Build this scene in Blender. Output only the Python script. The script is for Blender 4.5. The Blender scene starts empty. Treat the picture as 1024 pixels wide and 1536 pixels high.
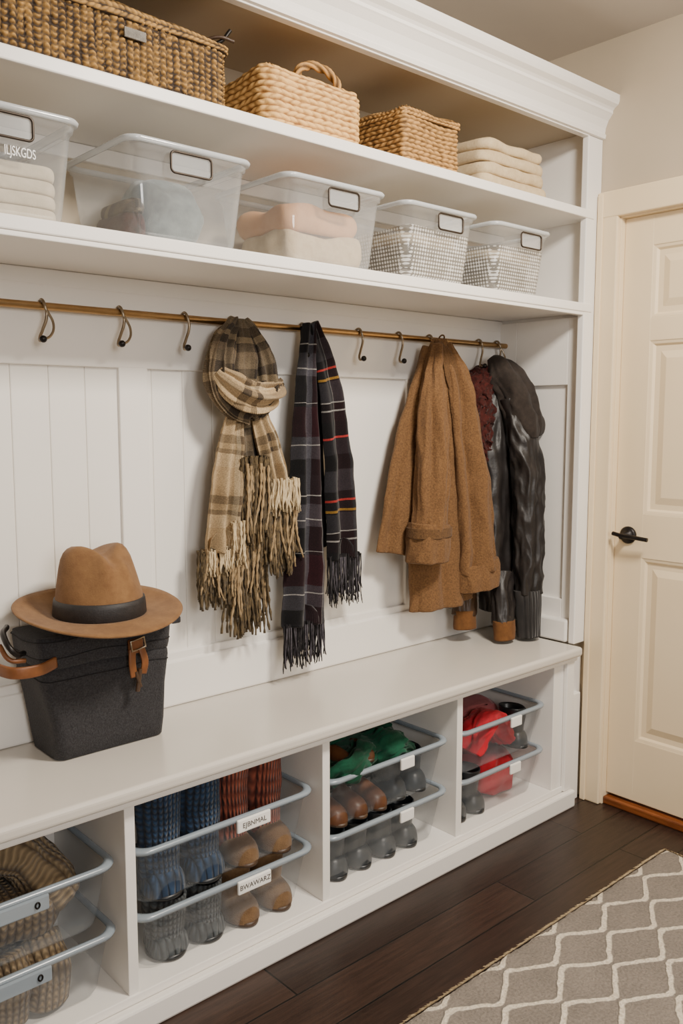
import bpy, bmesh, math, random
from mathutils import Vector, Matrix, noise
random.seed(7)
scene=bpy.context.scene
COL=scene.collection
TAU=2*math.pi
V=Vector

# ------------------------------------------------------------ materials
def hexc(h):
    h=h.lstrip('#')
    r=[int(h[i:i+2],16)/255 for i in (0,2,4)]
    return tuple(((c/12.92) if c<=.04045 else ((c+.055)/1.055)**2.4) for c in r)+(1,)
def base(name):
    m=bpy.data.materials.new(name); m.use_nodes=True
    nt=m.node_tree; b=nt.nodes['Principled BSDF']
    return m,nt,b
def N(nt,t,**k):
    n=nt.nodes.new(t)
    for a,v in k.items(): setattr(n,a,v)
    return n
def math_(nt,op,a,b=None,c=None):
    n=N(nt,'ShaderNodeMath',operation=op)
    for i,x in enumerate((a,b,c)):
        if x is None: continue
        if hasattr(x,'links'): nt.links.new(x,n.inputs[i])
        else: n.inputs[i].default_value=x
    return n.outputs[0]
def ramp(nt,fac,stops,interp='LINEAR'):
    n=N(nt,'ShaderNodeValToRGB'); cr=n.color_ramp; cr.interpolation=interp
    while len(cr.elements)<len(stops): cr.elements.new(.5)
    for e,(p,c) in zip(cr.elements,stops):
        e.position=p; e.color=c if not isinstance(c,str) else hexc(c)
    nt.links.new(fac,n.inputs[0]); return n.outputs[0]
def mixc(nt,fac,a,b,blend='MIX'):
    n=N(nt,'ShaderNodeMix',data_type='RGBA',blend_type=blend)
    for s,x in ((n.inputs[0],fac),(n.inputs[6],a),(n.inputs[7],b)):
        if hasattr(x,'links'): nt.links.new(x,s)
        else: s.default_value=hexc(x) if isinstance(x,str) else x
    return n.outputs[2]
def noise_t(nt,scale,detail=4,coord='Object',vec=None,rough=.55,stretch=None):
    if vec is None:
        tc=N(nt,'ShaderNodeTexCoord'); vec=tc.outputs[coord]
    if stretch:
        mp=N(nt,'ShaderNodeMapping'); mp.inputs['Scale'].default_value=stretch
        nt.links.new(vec,mp.inputs[0]); vec=mp.outputs[0]
    n=N(nt,'ShaderNodeTexNoise'); n.inputs['Scale'].default_value=scale
    n.inputs['Detail'].default_value=detail; n.inputs['Roughness'].default_value=rough
    nt.links.new(vec,n.inputs['Vector']); return n.outputs['Fac']
def bump(nt,b,h,strength=.3,dist=.005):
    n=N(nt,'ShaderNodeBump'); n.inputs['Strength'].default_value=strength
    n.inputs['Distance'].default_value=dist
    nt.links.new(h,n.inputs['Height']); nt.links.new(n.outputs[0],b.inputs['Normal'])
def simple(name,c1,c2=None,rough=.5,metal=0,scale=20,bs=0,bscale=60,bdist=.004,sheen=0,spec=.5,coat=0,stretch=None):
    m,nt,b=base(name)
    c2=c2 or c1
    f=noise_t(nt,scale,stretch=stretch)
    nt.links.new(ramp(nt,f,[(.3,c1),(.7,c2)]),b.inputs['Base Color'])
    b.inputs['Roughness'].default_value=rough; b.inputs['Metallic'].default_value=metal
    b.inputs['Specular IOR Level'].default_value=spec
    if sheen:
        b.inputs['Sheen Weight'].default_value=sheen; b.inputs['Sheen Roughness'].default_value=.4
    if coat: b.inputs['Coat Weight'].default_value=coat
    if bs: bump(nt,b,noise_t(nt,bscale,6),bs,bdist)
    return m

M_white=simple('paint_white','#ebe7e1','#ede9e3',rough=.38,scale=3,bs=.05,bscale=30,bdist=.002)
M_whiteb=simple('paint_white_beadboard','#e9e5de','#ece8e1',rough=.45,scale=3,bs=.05,bscale=30,bdist=.002)
M_bench=simple('paint_bench','#cbc5bc','#d0cac1',rough=.22,scale=3,bs=.04,bscale=30,bdist=.002)
M_greige=simple('greige_wall_and_shade','#b3a58f','#b8aa95',rough=.7,scale=4,bs=.06,bscale=120,bdist=.002)  # wall paint; also used as painted shade inside the cabinet top
M_ceil=simple('paint_ceiling','#cdc6be','#d0c9c1',rough=.8,scale=4)
M_door=simple('paint_door_cream','#e4cfab','#e8d4b2',rough=.4,scale=3,bs=.04,bscale=30,bdist=.002)
M_brass=simple('brass','#a5845a','#b4946a',rough=.3,metal=1,scale=30)
M_bronze=simple('bronze_dark','#857763','#958773',rough=.28,metal=.95,scale=40)
M_black=simple('black_iron','#1a1716','#221e1c',rough=.4,metal=.6,scale=40)
M_darkwire=simple('wire_dark','#3a322b','#453c34',rough=.4,metal=.7,scale=40)
M_thresh=simple('oak_threshold','#8a4d22','#643415',rough=.45,scale=12,stretch=(8,1,8))

def mat_floor():
    m,nt,b=base('wood_floor_espresso')
    tc=N(nt,'ShaderNodeTexCoord')
    br=N(nt,'ShaderNodeTexBrick'); br.offset=.37; br.squash=1
    br.inputs['Scale'].default_value=1; br.inputs['Brick Width'].default_value=1.1
    br.inputs['Row Height'].default_value=.125; br.inputs['Mortar Size'].default_value=.0024
    br.inputs['Mortar Smooth'].default_value=.2
    br.inputs['Color1'].default_value=hexc('#3a2b24'); br.inputs['Color2'].default_value=hexc('#281d19')
    br.inputs['Mortar'].default_value=hexc('#0a0705')
    nt.links.new(tc.outputs['Object'],br.inputs['Vector'])
    g=noise_t(nt,7,8,stretch=(1,14,1),rough=.7)
    c=mixc(nt,.9,br.outputs['Color'],ramp(nt,g,[(.3,(.35,.32,.3,1)),(.7,(1.4,1.32,1.25,1))]),'MULTIPLY')
    nt.links.new(c,b.inputs['Base Color'])
    b.inputs['Roughness'].default_value=.36; b.inputs['Specular IOR Level'].default_value=.4
    h=math_(nt,'ADD',math_(nt,'MULTIPLY',br.outputs['Fac'],-1.0),math_(nt,'MULTIPLY',g,.35))
    bump(nt,b,h,.35,.003)
    return m
M_floor=mat_floor()

def mat_rug():
    m,nt,b=base('rug_lattice_wool')
    tc=N(nt,'ShaderNodeTexCoord')
    wn=N(nt,'ShaderNodeTexNoise'); wn.inputs['Scale'].default_value=28; wn.inputs['Detail'].default_value=3
    nt.links.new(tc.outputs['Object'],wn.inputs['Vector'])
    va=N(nt,'ShaderNodeVectorMath',operation='MULTIPLY_ADD')
    nt.links.new(wn.outputs['Color'],va.inputs[0]); va.inputs[1].default_value=(.012,.012,0); nt.links.new(tc.outputs['Object'],va.inputs[2])
    s=N(nt,'ShaderNodeSeparateXYZ'); nt.links.new(va.outputs[0],s.inputs[0])
    p=math_(nt,'MULTIPLY',s.outputs['Y'],1/.150); q=math_(nt,'MULTIPLY',s.outputs['X'],TAU/.20)
    c=math_(nt,'ARCSINE',math_(nt,'MULTIPLY',math_(nt,'COSINE',q),.995))
    c=math_(nt,'MULTIPLY',c,.76); c=math_(nt,'MINIMUM',math_(nt,'MAXIMUM',c,-1.0),1.0)
    sh=math_(nt,'MULTIPLY_ADD',c,.175,.25)
    def line(x,w):
        f=math_(nt,'FRACT',x); f=math_(nt,'ABSOLUTE',math_(nt,'SUBTRACT',f,.5))
        n=N(nt,'ShaderNodeMapRange'); n.inputs[1].default_value=w*.8; n.inputs[2].default_value=w*1.25
        n.inputs[3].default_value=1; n.inputs[4].default_value=0
        nt.links.new(f,n.inputs[0]); return n.outputs[0]
    l=math_(nt,'MAXIMUM',line(math_(nt,'ADD',p,sh),.050),line(math_(nt,'SUBTRACT',p,sh),.050))
    f=noise_t(nt,160,4); f2=noise_t(nt,9,3)
    gcol=mixc(nt,.5,ramp(nt,f,[(.3,'#57504a'),(.7,'#8e857b')]),ramp(nt,f2,[(.3,'#6f675f'),(.7,'#877d73')]))
    ccol=ramp(nt,f,[(.3,'#b3a793'),(.7,'#e2d8c7')])
    nt.links.new(mixc(nt,l,gcol,ccol),b.inputs['Base Color'])
    b.inputs['Roughness'].default_value=.95; b.inputs['Sheen Weight'].default_value=.1
    bump(nt,b,math_(nt,'ADD',math_(nt,'MULTIPLY',f,.6),math_(nt,'MULTIPLY',l,.7)),.9,.008)
    return m
M_rug=mat_rug()

def mat_straw(name,dark,light,rough=.75,lo=.1,hi=.75):
    m,nt,b=base(name)
    a=N(nt,'ShaderNodeAttribute',attribute_name='wv')
    f=noise_t(nt,55,4,stretch=(1,1,.4))
    v=math_(nt,'ADD',a.outputs['Fac'],math_(nt,'MULTIPLY',math_(nt,'SUBTRACT',f,.5),.9))
    nt.links.new(ramp(nt,v,[(lo,dark),(hi,light)]),b.inputs['Base Color'])
    b.inputs['Roughness'].default_value=rough
    bump(nt,b,noise_t(nt,220,3),.3,.002)
    return m
M_straw1=mat_straw('seagrass_brown','#2a1a0a','#ac8345',lo=.2,hi=.95)
M_straw2=mat_straw('hyacinth_honey','#7d4f1c','#deb06c',lo=.0,hi=.75)
M_straw3=mat_straw('hyacinth_natural','#4f330d','#b98c50',lo=.05,hi=.85)

def mat_plastic(name,tint,alpha,rough=.14,dots=False,edge=.25,gloss=.05):
    m,nt,b=base(name)
    b.inputs['Base Color'].default_value=hexc(tint); b.inputs['Roughness'].default_value=rough
    tr=N(nt,'ShaderNodeBsdfTransparent'); mx=N(nt,'ShaderNodeMixShader')
    f=noise_t(nt,6,2)
    fac=math_(nt,'ADD',math_(nt,'MULTIPLY',f,.08),alpha-.04)
    lw=N(nt,'ShaderNodeLayerWeight'); lw.inputs[0].default_value=.35
    fac=math_(nt,'ADD',fac,math_(nt,'MULTIPLY',lw.outputs['Facing'],edge))
    if dots:
        tc=N(nt,'ShaderNodeTexCoord'); s=N(nt,'ShaderNodeSeparateXYZ'); nt.links.new(tc.outputs['Object'],s.inputs[0])
        xy=math_(nt,'ADD',s.outputs['X'],s.outputs['Y'])
        u=math_(nt,'SINE',math_(nt,'MULTIPLY',math_(nt,'ADD',xy,s.outputs['Z']),TAU/.019))
        v=math_(nt,'SINE',math_(nt,'MULTIPLY',math_(nt,'SUBTRACT',xy,s.outputs['Z']),TAU/.019))
        d=math_(nt,'ADD',math_(nt,'MULTIPLY',u,v),math_(nt,'MULTIPLY',math_(nt,'SUBTRACT',noise_t(nt,30,3),.5),1.2))
        zz=math_(nt,'LESS_THAN',math_(nt,'ADD',s.outputs['Z'],math_(nt,'MULTIPLY',f,.03)),1.595+.145)
        gd=math_(nt,'GREATER_THAN',d,.15)
        nt.links.new(mixc(nt,math_(nt,'MULTIPLY',gd,zz),mixc(nt,zz,tint,'#8f8b84'),'#efeeea'),b.inputs['Base Color'])
        fac=math_(nt,'ADD',fac,math_(nt,'MULTIPLY',zz,math_(nt,'MULTIPLY_ADD',gd,.22,.30)))
        bump(nt,b,math_(nt,'MULTIPLY',gd,zz),.8,.004)
    fac=math_(nt,'MINIMUM',fac,1.0)
    nt.links.new(fac,mx.inputs[0]); nt.links.new(tr.outputs[0],mx.inputs[1]); nt.links.new(b.outputs[0],mx.inputs[2])
    gl=N(nt,'ShaderNodeBsdfGlossy'); gl.inputs['Roughness'].default_value=rough
    m2=N(nt,'ShaderNodeMixShader'); m2.inputs[0].default_value=gloss
    nt.links.new(mx.outputs[0],m2.inputs[1]); nt.links.new(gl.outputs[0],m2.inputs[2])
    nt.links.new(m2.outputs[0],nt.nodes['Material Output'].inputs[0])
    return m
M_bin=mat_plastic('clear_plastic','#d6dadd',.18,edge=.26,gloss=.08,rough=.10)
M_binrim=mat_plastic('clear_plastic_rim','#dde2e6',.5)
M_bindot=mat_plastic('clear_plastic_embossed','#dfe0df',.14,dots=True)
M_drawer=mat_plastic('frosted_drawer_plastic','#9ca5ad',.07,edge=.22,rough=.2,gloss=.04)
M_drawrim=mat_plastic('frosted_drawer_rim','#9eabb6',.62,rough=.25)
M_label=simple('label_card','#efede8','#f5f3ee',rough=.4)
M_ink=simple('label_ink','#55504c','#5c5753',rough=.6)
M_inkw=simple('print_white','#f4f4f2',rough=.4)

def mat_cloth(name,c1,c2,scale=60,bs=.4,bscale=350,sheen=.3,rough=.9,big=0):
    m,nt,b=base(name)
    f=noise_t(nt,scale,5,rough=.7)
    nt.links.new(ramp(nt,f,[(.3,c1),(.7,c2)]),b.inputs['Base Color'])
    b.inputs['Roughness'].default_value=rough; b.inputs['Sheen Weight'].default_value=sheen
    b.inputs['Specular IOR Level'].default_value=.25
    bump(nt,b,noise_t(nt,bscale,4),bs,.003)
    return m
M_coat=mat_cloth('wool_camel','#553b25','#7f5d3a',scale=190,sheen=.06,bs=.8,bscale=260)
M_coatd=mat_cloth('wool_camel_dark','#48321e','#6a4d2f',scale=190,sheen=.06,bs=.8,bscale=260)
M_felt=mat_cloth('felt_tan','#6e4e31','#84623f',scale=30,bs=.25,bscale=300,sheen=.1)
M_band=simple('ribbon_black','#1c1a1b','#262324',rough=.6,scale=80,bs=.2,bscale=300)
M_boxf=mat_cloth('felt_charcoal','#1e1d1f','#3c3b3e',scale=260,bs=.8,bscale=300,sheen=.06)
M_seam=mat_cloth('felt_charcoal_seam','#131214','#232224',scale=260,sheen=.03)
M_leather=simple('leather_brown','#663a1b','#7f4e29',rough=.45,scale=30,bs=.3,bscale=120,bdist=.002)
M_leathblk=simple('leather_black','#1b1817','#272322',rough=.45,scale=20,bs=.35,bscale=60,bdist=.004,spec=.45)
M_hood=mat_cloth('hood_charcoal_brown','#241f1c','#362e29',bs=.4,sheen=.06)
M_burg=mat_cloth('sherpa_burgundy','#1d0a08','#4b1a15',scale=70,bs=1,bscale=90,sheen=.06)
M_brnleath=simple('leather_dark_brown','#35251a','#49331f',rough=.45,scale=20,bs=.4,bscale=60)
M_tansuede=mat_cloth('suede_tan','#5a3a1e','#704a27',bs=.3,sheen=.05)
M_suede=mat_cloth('suede_boot','#5f4730','#7c6144',scale=25,bs=.6,sheen=.1)
M_cream=mat_cloth('fleece_cream','#b8a27f','#cdb997',scale=40,bs=.4,bscale=200,sheen=.06)
M_cream2=mat_cloth('fleece_ivory','#c9bba2','#dacdb6',scale=40,bs=.3,sheen=.06)
M_reflpeach=mat_cloth('reflection_peach','#bb875a','#d2a475',scale=10,bs=.3,sheen=.06)  # tint of the painted reflection in the third bin
M_greyk=mat_cloth('cloth_grey','#6b665f','#8f8a82',scale=60,bs=.5,sheen=.1)
M_bluegr=mat_cloth('cloth_bluegrey','#38464a','#7a8685',scale=14)
M_slate=simple('rubber_slate','#1c2024','#2b3035',rough=.4,scale=10,bs=.1)
M_slate2=simple('rubber_black','#17191b','#212427',rough=.35,scale=10,bs=.1)
M_green=mat_cloth('fabric_green','#07301f','#0e4f38',scale=12,bs=.2,sheen=.1)
M_redc=mat_cloth('fabric_red','#98131e','#bd2535',scale=12,bs=.2,sheen=.1)
M_pinkc=mat_cloth('fabric_rose','#8f4549','#a85f63',scale=12,bs=.2,sheen=.1)
M_shoe=simple('leather_shoe','#402412','#613a1f',rough=.45,scale=14,bs=.2)
M_fr1=mat_cloth('fringe_beige','#80694a','#a58d69',scale=40,sheen=.1)
M_fr1d=mat_cloth('fringe_taupe','#2d251c','#6b5a3e',scale=70,sheen=.1)
M_fr1c=mat_cloth('fringe_cream','#b09a76','#d3c09c',scale=60,sheen=.1)
M_fr2=mat_cloth('fringe_black','#121113','#262326',scale=60,sheen=.04)
M_fr2l=mat_cloth('fringe_grey','#38353a','#5c5860',scale=60,sheen=.04)

def mat_knit(name,c1,c2,su=.012,sv=.010,amt=1.0):
    m,nt,b=base(name)
    uv=N(nt,'ShaderNodeUVMap'); s=N(nt,'ShaderNodeSeparateXYZ'); nt.links.new(uv.outputs[0],s.inputs[0])
    uu=math_(nt,'MULTIPLY',s.outputs['X'],TAU/su)
    a=math_(nt,'ABSOLUTE',math_(nt,'SINE',math_(nt,'MULTIPLY',uu,.5)))
    vv=math_(nt,'ADD',math_(nt,'MULTIPLY',s.outputs['Y'],TAU/sv),math_(nt,'MULTIPLY',a,2.4))
    bb=math_(nt,'MULTIPLY_ADD',math_(nt,'SINE',vv),.5,.5)
    h=math_(nt,'MULTIPLY',a,math_(nt,'MULTIPLY_ADD',bb,.6,.4))
    f=noise_t(nt,25,4)
    hh=math_(nt,'ADD',math_(nt,'MULTIPLY',h,.7),math_(nt,'MULTIPLY',math_(nt,'SUBTRACT',f,.35),.8))
    nt.links.new(ramp(nt,hh,[(.1,c1),(.75,c2)]),b.inputs['Base Color'])
    b.inputs['Roughness'].default_value=.95; b.inputs['Sheen Weight'].default_value=.1
    bump(nt,b,h,amt,.006)
    return m
M_knit=mat_knit('chunky_knit_taupe','#4a3b2b','#8d7a5d',su=.015,sv=.013)
M_knitnavy=mat_knit('knit_navy','#0a1422','#294260',su=.016,sv=.014)
M_knitdark=mat_knit('knit_charcoal','#0e1114','#4b5154',su=.014,sv=.013)
M_knitred=mat_knit('knit_red_fairisle','#3d0d08','#a0553f',su=.012,sv=.03)
M_ribblk=mat_knit('rib_black','#151313','#2b2827',su=.01,sv=.2)

def mat_plaid(name,pu,us,pv,vs,lines,linecol_mask_pv,soft=.45):
    m,nt,b=base(name)
    uv=N(nt,'ShaderNodeUVMap'); s=N(nt,'ShaderNodeSeparateXYZ'); nt.links.new(uv.outputs[0],s.inputs[0])
    fu=math_(nt,'FRACT',math_(nt,'MULTIPLY',s.outputs['X'],1/pu))
    fv=math_(nt,'FRACT',math_(nt,'MULTIPLY',s.outputs['Y'],1/pv))
    cu=ramp(nt,fu,us,'CONSTANT'); cv=ramp(nt,fv,vs,'CONSTANT')
    c=mixc(nt,.5,cu,cv)
    if lines:
        lc=ramp(nt,fv,[(p,cc) for p,cc,_ in lines],'CONSTANT')
        lm=ramp(nt,fv,[(p,(k,k,k,1)) for p,_,k in lines],'CONSTANT')
        c=mixc(nt,lm,c,lc)
    if linecol_mask_pv:
        lu=ramp(nt,fu,[(p,(k,k,k,1)) for p,k in linecol_mask_pv],'CONSTANT')
        c=mixc(nt,lu,c,'#8d8a86')
    f=noise_t(nt,300,3)
    c=mixc(nt,.6,c,ramp(nt,f,[(.3,(.45,.45,.45,1)),(.7,(1.25,1.25,1.25,1))]),'MULTIPLY')
    nt.links.new(c,b.inputs['Base Color'])
    b.inputs['Roughness'].default_value=.95; b.inputs['Sheen Weight'].default_value=.06
    b.inputs['Specular IOR Level'].default_value=.2
    wv=math_(nt,'SINE',math_(nt,'MULTIPLY',math_(nt,'ADD',s.outputs['X'],s.outputs['Y']),TAU/.004))
    bump(nt,b,math_(nt,'ADD',wv,f),.4,.0015)
    return m
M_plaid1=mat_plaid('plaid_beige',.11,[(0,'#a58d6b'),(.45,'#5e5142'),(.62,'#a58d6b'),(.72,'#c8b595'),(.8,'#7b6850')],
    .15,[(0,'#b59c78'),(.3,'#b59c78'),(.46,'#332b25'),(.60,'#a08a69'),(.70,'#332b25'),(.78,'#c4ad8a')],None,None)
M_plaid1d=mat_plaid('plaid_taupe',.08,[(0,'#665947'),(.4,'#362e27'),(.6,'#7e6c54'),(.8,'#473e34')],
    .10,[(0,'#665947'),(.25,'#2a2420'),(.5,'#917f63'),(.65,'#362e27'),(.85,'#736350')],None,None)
M_plaid2=mat_plaid('plaid_charcoal',.15,[(0,'#121113'),(.3,'#231014'),(.5,'#2b292d'),(.75,'#0f0e10')],
    .36,[(0,'#0b0a0c'),(.12,'#38363b'),(.28,'#111012'),(.45,'#343237'),(.6,'#170c10'),(.75,'#0d0c0e'),(.88,'#29272b')],
    [(0,'#000000',0),(.34,'#a9342f',.75),(.358,'#000000',0),(.42,'#96702c',.7),(.44,'#000000',0),(.60,'#d8d4ce',.35),(.608,'#000000',0),(.66,'#d8d4ce',.35),(.668,'#000000',0),(.86,'#b03a38',.8),(.878,'#000000',0)],
    [(0,0),(.28,.35),(.30,0),(.72,.35),(.74,0)])
M_plaid2l=mat_plaid('plaid_charcoal_burgundy',.15,[(0,'#121113'),(.2,'#504e55'),(.42,'#260d13'),(.62,'#3f3d43'),(.85,'#100f11')],
    .40,[(0,'#1d1c1f'),(.2,'#4a484e'),(.35,'#131214'),(.55,'#2a0e15'),(.75,'#434147'),(.9,'#111012')],
    [(0,'#000000',0),(.14,'#d8d4ce',.4),(.146,'#000000',0),(.30,'#d8d4ce',.35),(.306,'#000000',0),(.52,'#d8d4ce',.35),(.526,'#000000',0),(.8,'#d8d4ce',.3),(.806,'#000000',0)],
    [(0,0),(.2,.3),(.215,0),(.62,.3),(.635,0)])

# ------------------------------------------------------------ geometry helpers
def add(name,me,mat=None,smooth=True):
    o=bpy.data.objects.new(name,me); COL.objects.link(o)
    if mat: me.materials.append(mat)
    if smooth:
        for p in me.polygons: p.use_smooth=True
    return o
def group(name,objs):
    objs=[o for o in objs if o]
    c=V((0,0,0)); n=0
    for o in objs:
        if o.type=='MESH' and len(o.data.vertices):
            c+=o.matrix_basis@o.data.vertices[0].co; n+=1
    if n: c/=n
    e=bpy.data.objects.new(name,None); COL.objects.link(e); e.empty_display_size=.05
    e.location=c
    for o in objs:
        o.parent=e; o.matrix_parent_inverse=Matrix.Translation(-c)
    return e
def box(name,x0,x1,y0,y1,z0,z1,mat,bev=.002,seg=2):
    bm=bmesh.new(); bmesh.ops.create_cube(bm,size=1)
    for v in bm.verts:
        v.co=V(((x0+x1)/2+v.co.x*(x1-x0),(y0+y1)/2+v.co.y*(y1-y0),(z0+z1)/2+v.co.z*(z1-z0)))
    if bev: bmesh.ops.bevel(bm,geom=bm.edges[:],offset=bev,segments=seg,affect='EDGES',profile=.5)
    me=bpy.data.meshes.new(name); bm.to_mesh(me); bm.free()
    return add(name,me,mat,False)
def loft(name,rings,mat,closed=True,cap0=False,cap1=False,loop=False,uvs=None,smooth=True,attr=None):
    n=len(rings[0]); verts=[tuple(p) for r in rings for p in r]; faces=[]
    R=len(rings)
    for i in range(R if loop else R-1):
        i2=(i+1)%R
        for j in range(n if closed else n-1):
            j2=(j+1)%n
            faces.append((i*n+j,i*n+j2,i2*n+j2,i2*n+j))
    if cap0: faces.append(tuple(range(n-1,-1,-1)))
    if cap1: faces.append(tuple((R-1)*n+j for j in range(n)))
    me=bpy.data.meshes.new(name); me.from_pydata(verts,[],faces); me.update()
    if uvs:
        ul=me.uv_layers.new(name='UVMap')
        for l in me.loops: ul.data[l.index].uv=uvs[l.vertex_index]
    if attr:
        a=me.attributes.new('wv','FLOAT','POINT')
        for i,v in enumerate(attr): a.data[i].value=v
    bm=bmesh.new(); bm.from_mesh(me); bmesh.ops.recalc_face_normals(bm,faces=bm.faces); bm.to_mesh(me); bm.free()
    return add(name,me,mat,smooth)
def rrect(x0,x1,y0,y1,r,n=6):
    pts=[]
    for cx,cy,a0 in ((x1-r,y1-r,0),(x0+r,y1-r,90),(x0+r,y0+r,180),(x1-r,y0+r,270)):
        for k in range(n+1):
            a=math.radians(a0+90*k/n); pts.append((cx+r*math.cos(a),cy+r*math.sin(a)))
    return pts
def wire(name,pts,r,mat,cyclic=False,smooth=True,res=3):
    cu=bpy.data.curves.new(name,'CURVE'); cu.dimensions='3D'; cu.bevel_depth=r; cu.bevel_resolution=res
    if smooth:
        sp=cu.splines.new('BEZIER'); sp.bezier_points.add(len(pts)-1)
        for bp,p in zip(sp.bezier_points,pts):
            bp.co=p; bp.handle_left_type=bp.handle_right_type='AUTO'
    else:
        sp=cu.splines.new('POLY'); sp.points.add(len(pts)-1)
        for bp,p in zip(sp.points,pts): bp.co=(*p,1)
    sp.use_cyclic_u=cyclic; cu.use_fill_caps=True
    o=bpy.data.objects.new(name,cu); COL.objects.link(o); cu.materials.append(mat)
    return o
def ball(name,c,r,mat,s=(1,1,1)):
    bm=bmesh.new(); bmesh.ops.create_uvsphere(bm,u_segments=20,v_segments=12,radius=1)
    for v in bm.verts: v.co=V((c[0]+v.co.x*r*s[0],c[1]+v.co.y*r*s[1],c[2]+v.co.z*r*s[2]))
    me=bpy.data.meshes.new(name); bm.to_mesh(me); bm.free(); return add(name,me,mat)
def cr(P,t):
    n=len(P)-1; f=t*n; i=min(int(f),n-1); u=f-i
    g=lambda k:P[max(0,min(n,k))]
    a,b,c,d=g(i-1),g(i),g(i+1),g(i+2)
    return .5*((2*b)+(c-a)*u+(2*a-5*b+4*c-d)*u*u+(3*b-a-3*c+d)*u*u*u)
def tube(name,pts,W,D,mat,nring=50,nseg=64,pleat=None,folds=None,nz=0,nzs=14,side=(1,0,0),seed=0,hem=True,cap0=True,uw=None,twist=0,square=1,wr=None,gore=None):
    P=[V(p) for p in pts]; side=V(side).normalized(); rings=[]; uvs=[]; L=0; prev=None
    uw=uw or sum(W)/len(W)
    for i in range(nring+1):
        t=i/nring; c=cr(P,t); w=max(.001,cr(W,t)); d=max(.001,cr(D,t))
        tan=(cr(P,min(1,t+.01))-cr(P,max(0,t-.01))).normalized()
        if prev is not None: L+=(c-prev).length
        prev=c
        s=(side-tan*side.dot(tan)); 
        if s.length<1e-3: s=V((0,1,0))
        s.normalize(); q=s.cross(tan).normalized()
        if twist:
            R=Matrix.Rotation(twist*t,3,tan); s=R@s; q=R@q
        ring=[]
        for j in range(nseg):
            a=TAU*j/nseg; ca,sa=math.cos(a),math.sin(a)
            if square!=1:
                ca=math.copysign(abs(ca)**square,ca); sa=math.copysign(abs(sa)**square,sa)
            f=1
            if folds: f+=folds[1]*math.cos(folds[0]*a+seed+1.3*math.sin(t*4+seed))
            x=w*ca*f; y=d*sa*f
            if pleat:
                k,A=pleat; e=min(1,.25+t*1.2)
                y+=A*e*math.sin(k*ca*math.pi+seed+.8*math.sin(3*t+seed))*1.0
            p=c+s*x+q*y
            if gore:
                k,A=gore; ph=k*a+seed*2.1+.9*math.sin(2.2*t+seed)+.5*math.sin(2*a+seed)
                hh=(.5+.5*math.cos(ph))**.6-.6
                p=p+(s*ca*.5+q*sa)*(A*hh*min(1,.25+t*1.1))
            if wr:
                A,fu,fv=wr
                h=1-2.2*abs(noise.noise(V((ca*fu+seed*3.7,sa*fu+.6*math.sin(L*5+seed),L*fv))))
                h+=.5*(1-2.2*abs(noise.noise(V((ca*fu*2.1+seed,sa*fu*2.1,L*fv*1.7+5)))))
                dirn=(s*ca+q*sa)
                p=p+dirn*(A*(h-.6)*min(1,.3+t*3))
            if nz:
                v=noise.noise_vector(p*nzs+V((seed,seed*2,0)))
                p=p+v*nz
                v=noise.noise_vector(p*nzs*2.3+V((seed,3,seed)))
                p=p+v*nz*.4
            ring.append(p); uvs.append((math.cos(a)*uw+.5,L))
        rings.append(ring)
    def shrink(r,k,off):
        c=sum((V(p) for p in r),V())/len(r); return [c+(V(p)-c)*k+off for p in r]
    if hem:
        tdir=(cr(P,1)-cr(P,.97)).normalized()
        r=rings[-1]
        for k,o in ((.93,.003),(.86,-.004),(.8,-.03),(.4,-.05),(.02,-.055)):
            rings.append(shrink(r,k,tdir*o)); uvs+=uvs[-nseg:]
    return loft(name,rings,mat,cap0=cap0,cap1=True,uvs=uvs)
def strands(name,roots,lens,mat,r=.0025,wob=.01,k=6,ns=5,tw=0,dirs=None):
    verts=[];faces=[]
    for idx,(p,L) in enumerate(zip(roots,lens)):
        p=V(p); ph=random.random()*9; dx=random.uniform(-1,1)*wob; dy=random.uniform(-1,1)*wob*.5; b=len(verts)
        for i in range(k+1):
            t=i/k; c=p+V((dx*t*t+wob*.35*math.sin(t*5+ph)*t,dy*t,-L*t))
            rr=r*(1-.35*t)*(1+tw*math.sin(t*k*2.2+ph))
            for j in range(ns):
                a=TAU*j/ns+t*3; verts.append((c.x+rr*math.cos(a),c.y+rr*math.sin(a),c.z))
        for i in range(k):
            for j in range(ns):
                faces.append((b+i*ns+j,b+i*ns+(j+1)%ns,b+(i+1)*ns+(j+1)%ns,b+(i+1)*ns+j))
        faces.append(tuple(b+k*ns+j for j in range(ns)))
    me=bpy.data.meshes.new(name); me.from_pydata(verts,[],faces); me.update()
    return add(name,me,mat)
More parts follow.
